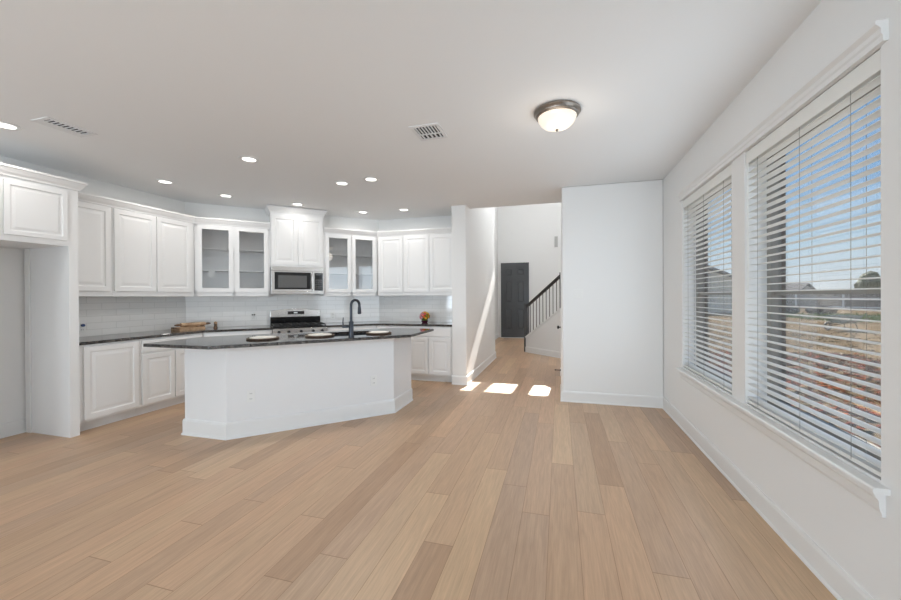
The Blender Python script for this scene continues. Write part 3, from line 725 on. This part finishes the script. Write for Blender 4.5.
def register(label, loc, rz, w_, l_, nx):
    t = thing('ceiling_vent', label, 'vent', loc, rz, 'ceiling vents')
    b = MB(); f_ = .03
    b.box(-w_/2, -l_/2, -.008, w_/2, -l_/2+f_, 0).box(-w_/2, l_/2-f_, -.008, w_/2, l_/2, 0).box(-w_/2, -l_/2+f_, -.008, -w_/2+f_, l_/2-f_, 0).box(w_/2-f_, -l_/2+f_, -.008, w_/2, l_/2-f_, 0)
    b.out('frame', 'vent', t, bevel=.002)
    MB().box(-w_/2+f_, -l_/2+f_, -.0015, w_/2-f_, l_/2-f_, -.0005).out('duct', 'ventdark', t)
    return t, w_/2-f_, l_/2-f_
t, a, b_ = register('white ceiling vent near the left edge, above the fridge cabinet', (-3.855, 2.125, H), 0, .20, .33, 8)
for i in range(9):
    y = -b_+(i+.5)*2*b_/9
    MB().bar((-a*.25, y, -.005), (a, y, -.005), .004, .010).out('louvre', 'vent', t)
MB().box(-a, -b_, -.006, -a*.25, b_, -.002).out('damper_plate', 'vent', t)
t, a, b_ = register('white square ceiling vent left of the dome light', (-1.055, 3.055, H), 0, .25, .29, 8)
for i in range(7):
    x = -a+(i+.5)*2*a/7
    MB().bar((x, -b_, -.005), (x, b_*.2, -.005), .009, .010).out('louvre', 'vent', t)
for i in range(5):
    x = -a+(i+.5)*2*a/5
    MB().bar((x, b_*.32, -.005), (x, b_, -.005), .012, .010).out('louvre', 'vent', t)
MB().box(-a, b_*.2, -.008, a, b_*.32, -.002).out('divider', 'vent', t)

# ------------------------------------------------------------------ window blinds
def blind(label, y0, y1, ladders, wand_y, wand_len):
    xc = RX+.034
    t = thing('window_blind', label, 'blind', (xc, 0, 0), 0, 'white slatted blinds')
    y0 += .006; y1 -= .006
    MB().box(-.030, y0, 2.225, -.022, y1, 2.306).box(-.022, y0+.004, 2.226, .026, y1-.004, 2.303).out('headrail', 'blind', t, bevel=.002)
    zs = 2.208; n_ = 36; pitch = (2.208-.668)/(n_-1)
    prof = []
    b = MB()
    sec = [(-.025, -.0012), (-.012, .0012), (0, .002), (.012, .0012), (.025, -.0012), (.025, .0012), (.012, .0036), (0, .0044), (-.012, .0036), (-.025, .0012)]
    b.prism_y(sec, y0+.003, y1-.003)
    first = b.out('slat', 'blind', t); first.location = (0, 0, zs)
    for i in range(1, n_):
        c = first.copy(); C.objects.link(c); c.parent = t; c.location = (0, 0, zs-i*pitch)
    MB().box(-.026, y0+.003, .632, .026, y1-.003, .650).out('bottom_rail', 'blind', t, bevel=.002)
    for ly_ in ladders:
        c = MB()
        for xx in (-.0265, .0265): c.tube([(xx, ly_, .64), (xx, ly_, 2.27)], .0011, 6)
        c.out('ladder_cord', 'cord', t)
    MB().tube([(-.036, wand_y, 2.225), (-.036, wand_y, 2.225-wand_len)], .0045, 8).out('tilt_wand', 'blind', t, smooth=True)
    return t
blind('white slatted blind lowered over the far, left-hand window', *WINS[0], (3.38, 3.80, 4.22), 4.335, .75)
blind('white slatted blind lowered over the near, right-hand window', *WINS[1], (2.055, 2.42, 2.86), 2.962, .84)

# ------------------------------------------------------------------ foyer: door, stairs, hall details
dx0, dx1 = -1.85, -.94
def casing(b, x0, x1, zt2, y, w_=.075, t_=.016):
    b.box(x0-w_, y-t_, 0, x0, y, zt2+w_).box(x1, y-t_, 0, x1+w_, y, zt2+w_).box(x0, y-t_, zt2, x1, y, zt2+w_)
cb = MB(); casing(cb, dx0, dx1, 2.44, FY, .07)
d = struct('door_1', cb, 'trim')
leaf = MB().box(dx0+.004, FY-.012, .008, dx1-.004, FY-.002, 2.436)
lx0, lx1 = dx0+.004, dx1-.004; wst, mid = .115, (dx0+dx1)/2
cols = [(lx0+wst, mid-.05), (mid+.05, lx1-wst)]; rows = [(.25, .98), (1.12, 1.86), (1.98, 2.28)]
xsx = [lx0, cols[0][0], cols[0][1], cols[1][0], cols[1][1], lx1]; zsz = [.008, rows[0][0], rows[0][1], rows[1][0], rows[1][1], rows[2][0], rows[2][1], 2.436]
for i in (0, 2, 4): leaf.box(xsx[i], FY-.042, .008, xsx[i+1], FY-.012, 2.436)
for j in (0, 2, 4, 6):
    for cx0, cx1 in cols: leaf.box(cx0, FY-.042, zsz[j], cx1, FY-.012, zsz[j+1])
for cx0, cx1 in cols:
    for r0, r1 in rows: leaf.nested(cx0+.05, r0+.05, cx1-.05, r1-.05, [(0, FY-.020), (.03, FY-.038)], FY-.012)
leaf.out('door_leaf', 'door', d)
MB().tube([(dx1-.07, FY-.026, .95), (dx1-.07, FY-.075, .95), (dx1-.18, FY-.08, .95)], .011, 10).lathe([(0, 0), (.03, 0), (.03, .008), (0, .008)], 16, (dx1-.07, FY-.034, .95)).out('door_handle', 'rail', d, smooth=True)
MB().box(dx0-.01, FY-.10, 0, dx1+.01, FY-.028, .014).out('threshold', 'trim', d)

# knee wall of the stair, running at an angle
A0 = Vector((-.79, 9.36)); dn_ = Vector((.735, -.678)); dn_.normalize(); pn = Vector((-dn_.y, dn_.x))   # pn points away from the camera
LS = 2.2; SLOPE = .64
kw = MB(); thk = .11
z_a, z_b = .36, .36+SLOPE*LS
q = [A0, A0+dn_*LS, A0+dn_*LS+pn*thk, A0+pn*thk]
v0 = [kw.bm.verts.new((p_.x, p_.y, 0)) for p_ in q]; zt4 = [z_a, z_b, z_b, z_a]
v1 = [kw.bm.verts.new((p_.x, p_.y, z)) for p_, z in zip(q, zt4)]
kw.bm.faces.new(list(reversed(v0))); kw.bm.faces.new(v1)
for i in range(4): kw.bm.faces.new((v0[i], v0[(i+1) % 4], v1[(i+1) % 4], v1[i]))
struct('wall_stair', kw, 'wall')
baseboard('baseboard_stair', [A0, A0+dn_*LS], -1)
struct('trim_8', MB().bar((*(A0+pn*thk/2), z_a+.0), (*(A0+dn_*LS+pn*thk/2), z_b+.0), thk+.03, .035), 'trim')
t = thing('stair_railing', 'dark stair railing with slim balusters on the sloping knee wall', 'railing')
def onstair(s, z): return Vector((*(A0+dn_*s+pn*thk/2), z))
RH = .76
MB().bar(onstair(-.02, z_a+RH-.02), onstair(LS, z_b+RH), .062, .055).out('handrail', 'rail', t, bevel=.006)
nb = 21
for i in range(nb):
    s = .10+i*.1045
    if s > LS-.03 or abs(s-1.06) < .04: continue
    zb_ = z_a+SLOPE*s; MB().bar(onstair(s, zb_), onstair(s, zb_+RH-.02), .016, .016).out('baluster', 'rail', t)
n1 = A0-dn_*.05+pn*thk/2
MB().box(n1.x-.045, n1.y-.045, 0, n1.x+.045, n1.y+.045, z_a+RH+.03).box(n1.x-.055, n1.y-.055, z_a+RH+.03, n1.x+.055, n1.y+.055, z_a+RH+.06).out('newel_post', 'rail', t, bevel=.004)
n2 = A0+dn_*1.07+pn*thk/2
zz = z_a+SLOPE*1.07
MB().box(n2.x-.035, n2.y-.035, zz, n2.x+.035, n2.y+.035, zz+.82).out('newel_post', 'rail', t, bevel=.004)
t = thing('staircase', 'oak stair treads climbing behind the sloping knee wall', 'stairs')
for i in range(6):
    s0 = .06+i*.22; a_, b2 = A0+dn_*s0+pn*(thk+.01), A0+dn_*(s0+.24)+pn*(thk+.01)
    c_, d_ = b2+pn*.80, a_+pn*.80; z = .18*(i+1)
    MB().prism([a_, b2, c_, d_], z-.035, z).out('tread', 'wood', t)
    a3, b3 = A0+dn_*(s0+.02)+pn*(thk+.01), A0+dn_*(s0+.24)+pn*(thk+.01)
    MB().prism([a3, b3, b3+pn*.80, a3+pn*.80], 0, z-.035).out('riser', 'trim', t)

# closet door in the hall side of the end wall, its knob and a doorstop
cb = MB()
y0, y1 = 6.08, 6.62; w_ = .06
cb.box(EX-.014, y0-w_, 0, EX, y0, 2.1).box(EX-.014, y1, 0, EX, y1+w_, 2.1).box(EX-.014, y0, 2.04, EX, y1, 2.1)
d = struct('door_2', cb, 'trim')
MB().box(EX-.008, y0+.003, .01, EX-.001, y1-.003, 2.037).out('door_leaf', 'trim', d)
MB().lathe([(0, 0), (.027, 0), (.027, .006), (.010, .010), (.010, .028), (.024, .036), (.028, .048), (.022, .060), (0, .064)], 20).out('door_knob', 'rail', d, smooth=True)
kn = [o for o in bpy.data.objects if o.name.startswith('door_knob')][0]
kn.location = (EX-.008, 6.16, .865); kn.rotation_euler = (0, -PI/2, 0)
t = thing('doorstop', 'dark spring doorstop sticking out of the hall baseboard', 'doorstop', (EX-.015, 6.82, .075))
MB().tube([(0, 0, 0), (-.012, 0, 0), (-.014, 0, 0), (-.085, 0, 0)], [.014, .014, .007, .007], 10).out('spring', 'rail', t, smooth=True)
MB().tube([(-.085, 0, 0), (-.10, 0, 0)], .010, 10).out('tip', 'dark', t, smooth=True)
t = thing('wall_grille', 'narrow framed grey grille high on the foyer front wall', 'grille', (-.10, FY, 3.06))
MB().box(-.09, -.02, -.22, .09, 0, .22).out('frame', 'trim', t, bevel=.004)
MB().box(-.05, -.024, -.17, .05, -.0195, .17).out('grille', mat('grille_grey', (.42, .42, .41), .6), t)

# ------------------------------------------------------------------ outdoors
GZ = -.25
M['dirt'] = mat('dirt', (.3, .25, .2), .95, spec=0, build=mottled(srgb(78, 66, 50), srgb(106, 92, 72), .9, .35, .65, 10))
struct('ground', MB().box(OX1, -20, GZ-.2, 140, 190, GZ), 'dirt')
def stones(name, label, n_, xr, yr, cols_, smin, smax):
    b = MB(); ms = []
    for i in range(n_):
        x, y = random.uniform(*xr), random.uniform(*yr); s = random.uniform(smin, smax); st_ = len(b.bm.verts)
        g = bmesh.ops.create_cube(b.bm, size=1.0)
        rot = Matrix.Rotation(random.uniform(0, PI), 4, 'Z') @ Matrix.Rotation(random.uniform(-.4, .4), 4, 'X')
        sc_ = Vector((s*random.uniform(.8, 2.0), s*random.uniform(.6, 1.1), s*random.uniform(.3, .7)))
        for v in g['verts']:
            c_ = Vector((v.co.x*sc_.x, v.co.y*sc_.y, v.co.z*sc_.z))*random.uniform(.8, 1.1)
            v.co = rot @ c_ + Vector((x, y, GZ+sc_.z*.25))
        mi = random.randrange(len(cols_))
        for v in g['verts']:
            for f in v.link_faces: f.material_index = mi
    o = b.out(name, cols_[0])
    for c_ in cols_[1:]: o.data.materials.append(c_)
    return tag(o, label, 'rubble', kind='stuff')
RB = [mat('rubble', srgb(*c_), .9, spec=0) for c_ in ((120, 64, 44), (104, 56, 40), (112, 78, 54), (74, 62, 46), (118, 106, 84), (126, 70, 50))]
TB = [mat('clods', srgb(*c_), .95, spec=0) for c_ in ((98, 82, 62), (84, 72, 54), (108, 96, 78), (66, 65, 40))]
stones('brick_rubble', 'reddish brick rubble strewn on the bare ground outside the windows', 4200, (2.0, 7.5), (5.0, 12.8), RB, .03, .085)
stones('dirt_clods', 'tan clods and stones on the ground beyond the brick rubble', 900, (4.5, 14), (13.3, 20.4), TB, .03, .08)
# green patch
b = MB()
for i in range(1600):
    x, y = random.uniform(15.5, 24), random.uniform(27, 35); h_ = random.uniform(.12, .38); a = random.uniform(0, PI); dx_, dy_ = math.cos(a)*.05, math.sin(a)*.05
    b.bm.faces.new([b.bm.verts.new(p) for p in ((x-dx_, y-dy_, GZ), (x+dx_, y+dy_, GZ), (x+random.uniform(-.1, .1), y+random.uniform(-.1, .1), GZ+h_))])
tag(b.out('grass_patch', mat('grass', srgb(84, 118, 32), .8)), 'bright green grass patch on the building plot outside', 'grass', kind='stuff')
# wheelbarrow lying near the grass
t = thing('wheelbarrow', 'grey-green wheelbarrow standing on the dirt before the grass patch', 'wheelbarrow', (12.3, 21.4, GZ), math.radians(20))
WBm = mat('barrow_green', srgb(92, 122, 124), .5)
b = MB(); lo = [(-.35, -.22), (.35, -.22), (.35, .22), (-.35, .22)]; hi = [(-.62, -.36), (.55, -.36), (.55, .36), (-.62, .36)]
vl = [b.bm.verts.new((x, y, .32)) for x, y in lo]; vh = [b.bm.verts.new((x, y, .66)) for x, y in hi]
b.bm.faces.new(list(reversed(vl)))
for i in range(4): b.bm.faces.new((vl[i], vl[(i+1) % 4], vh[(i+1) % 4], vh[i]))
b.out('tray', WBm, t)
for s in (-1, 1):
    MB().tube([(-.75, 0+s*.05, .22), (-.3, s*.22, .30), (.95, s*.30, .55)], .02, 8).out('handle', 'darkwood', t)
    MB().tube([(.3, s*.24, .32), (.42, s*.26, 0)], .018, 8).out('leg', 'dark', t)
b = MB(); ring = [(.14*math.cos(2*PI*k/10)*0+.15+.045*math.cos(2*PI*k/10), .045*math.sin(2*PI*k/10)) for k in range(11)]
wl = b.lathe(ring, 24).out('wheel', 'dark', t, smooth=True); wl.rotation_euler = (PI/2, 0, 0); wl.location = (-.75, 0, .195)
# dark bags
for i, (x, y, s) in enumerate(((15.6, 37.2, 1.0), (17.8, 38.2, 1.2), (20.2, 37.6, 1.0))):
    o = MB().blob((0, 0, .28), 1.0*s, 3, .06, (1.0, .7, .36)).out('debris_bag', mat('dark_bag', srgb(40, 43, 50), .9, spec=0), smooth=True); o.location = (x, y, GZ+.05)
    tag(o, ['dark debris bag on the plot outside, leftmost of three', 'dark debris bag on the plot outside, biggest middle one', 'dark debris bag on the plot outside, right-hand one by the grass'][i], 'bag', 'dark debris bags')
# board fence, white post and rail fence
M['fence'] = mat('weathered_boards', (.3, .28, .26), .9, build=mottled(srgb(128, 122, 114), srgb(152, 146, 138), 3))
M['white_paint'] = mat('white_paint', (.78, .78, .76), .6)
def along(a, b_, k): return (a[0]+(b_[0]-a[0])*k, a[1]+(b_[1]-a[1])*k)
fa, fb = (4.0, 84.0), (52.0, 26.0)
t = thing('board_fence', 'long weathered grey board fence at the far side of the plot', 'fence')
FL = math.hypot(fb[0]-fa[0], fb[1]-fa[1]); fdx, fdy = (fb[0]-fa[0])/FL, (fb[1]-fa[1])/FL
for i in range(30):
    p0, p1 = along(fa, fb, i/30), along(fa, fb, (i+1)/30)
    b = MB()
    nbb = 8
    for j in range(nbb):
        q0 = along(p0, p1, (j+.03)/nbb); q1 = along(p0, p1, (j+.97)/nbb); h_ = 1.95+random.uniform(-.02, .02)
        b.bar((*q0, GZ+h_/2), (*q1, GZ+h_/2), .03, h_)
    b.out('board_panel', 'fence', t)
t = thing('rail_fence', 'white post and rail fence in front of the grey board fence', 'fence')
ra, rb_ = (3.2, 80.0), (48.0, 24.0)
for i in range(19):
    p0 = along(ra, rb_, i/18); MB().box(p0[0]-.06, p0[1]-.06, GZ, p0[0]+.06, p0[1]+.06, 1.45).out('post', 'white_paint', t)
for z in (.05, .95): MB().bar((*ra, z), (*rb_, z), .05, .12).out('rail', 'white_paint', t)
# houses beyond the fence
def house(label, x, y, rz, L_, W_, hw_, hr, wallm, roofm):
    t = thing('house', label, 'house', (x, y, GZ), rz, 'houses beyond the fence')
    b = MB().box(-L_/2, -W_/2, 0, L_/2, W_/2, hw_)
    for e_ in (-L_/2, L_/2-.1):
        g0 = [b.bm.verts.new((e_, y_, z_)) for y_, z_ in ((-W_/2, hw_), (W_/2, hw_), (0, hw_+hr*.9))]
        g1 = [b.bm.verts.new((e_+.1, y_, z_)) for y_, z_ in ((-W_/2, hw_), (W_/2, hw_), (0, hw_+hr*.9))]
        b.bm.faces.new(g0); b.bm.faces.new(list(reversed(g1)))
        for i in range(3): b.bm.faces.new((g0[i], g1[i], g1[(i+1) % 3], g0[(i+1) % 3]))
    b.out('wall', wallm, t)
    b = MB(); o_ = .4; k_ = hr/(W_/2)
    for sg in (-1, 1):
        lo_, hi_ = (sg*(W_/2+o_), hw_-o_*k_), (0, hw_+hr)
        q_ = [(-L_/2-o_, *lo_), (L_/2+o_, *lo_), (L_/2+o_, *hi_), (-L_/2-o_, *hi_)]
        v = [b.bm.verts.new((x_, y_, z_+dz_)) for dz_ in (0, .16) for x_, y_, z_ in q_]
        for f in ((3, 2, 1, 0), (4, 5, 6, 7), (0, 1, 5, 4), (1, 2, 6, 5), (2, 3, 7, 6), (3, 0, 4, 7)): b.bm.faces.new([v[i] for i in f])
    b.out('roof', roofm, t)
    for xx in (-L_*.3, 0, L_*.3):
        f = MB().box(xx-.6, -W_/2-.05, 1.0, xx+.6, -W_/2, 2.2).out('window', 'white_paint', t)
        MB().box(xx-.5, -W_/2-.06, 1.1, xx+.5, -W_/2-.045, 2.1).out('pane', 'blackglass', f)
RG = mat('roof_grey', srgb(112, 108, 104), .95, spec=0); WG = mat('siding', srgb(200, 192, 180), .8); WT = mat('tan_brick', srgb(222, 206, 184), .85)
house('gabled tan house seen through the far window above the fence', 12.2, 46.0, math.radians(95), 11, 8.5, 2.5, 1.9, WT, RG)
house('long low house with grey roof behind the fence, left in the near window', 34, 88, math.radians(-40), 20, 10, 2.2, 1.3, WG, RG)
house('low grey-roofed house behind the fence, right in the near window', 57, 62, math.radians(-40), 15, 9, 2.0, 1.3, WT, RG)
LF = mat('tree_leaves', (.05, .08, .03), .9, build=mottled(srgb(52, 62, 38), srgb(84, 96, 60), 1.2)); BK = mat('bark', srgb(88, 74, 60), .9)
def tree(label, x, y, h_, r):
    t = thing('tree', label, 'tree', (x, y, GZ), 0, 'trees beyond the fence')
    MB().tube([(0, 0, 0), (.1, 0, h_*.5)], [.25, .15], 8).out('trunk', BK, t)
    b = MB()
    for i in range(9): b.blob((random.uniform(-.6, .6)*r, random.uniform(-.6, .6)*r, h_-r*.8+random.uniform(-.5, .4)*r), r*random.uniform(.4, .62), 2, .22)
    b.out('crown', LF, t)
tree('large dark green tree beyond the right-hand house', 66, 74, 7.2, 4.2)
tree('rounded green tree between the two houses beyond the fence', 52, 84, 5.0, 3.0)
tree('wide green tree standing over the long low house', 42, 108, 6.0, 4.0)
tree('small green tree left of the long low house', 24, 104, 5.4, 3.0)
tree('green tree at the far right, next to the large tree', 70, 66, 6.4, 3.6)
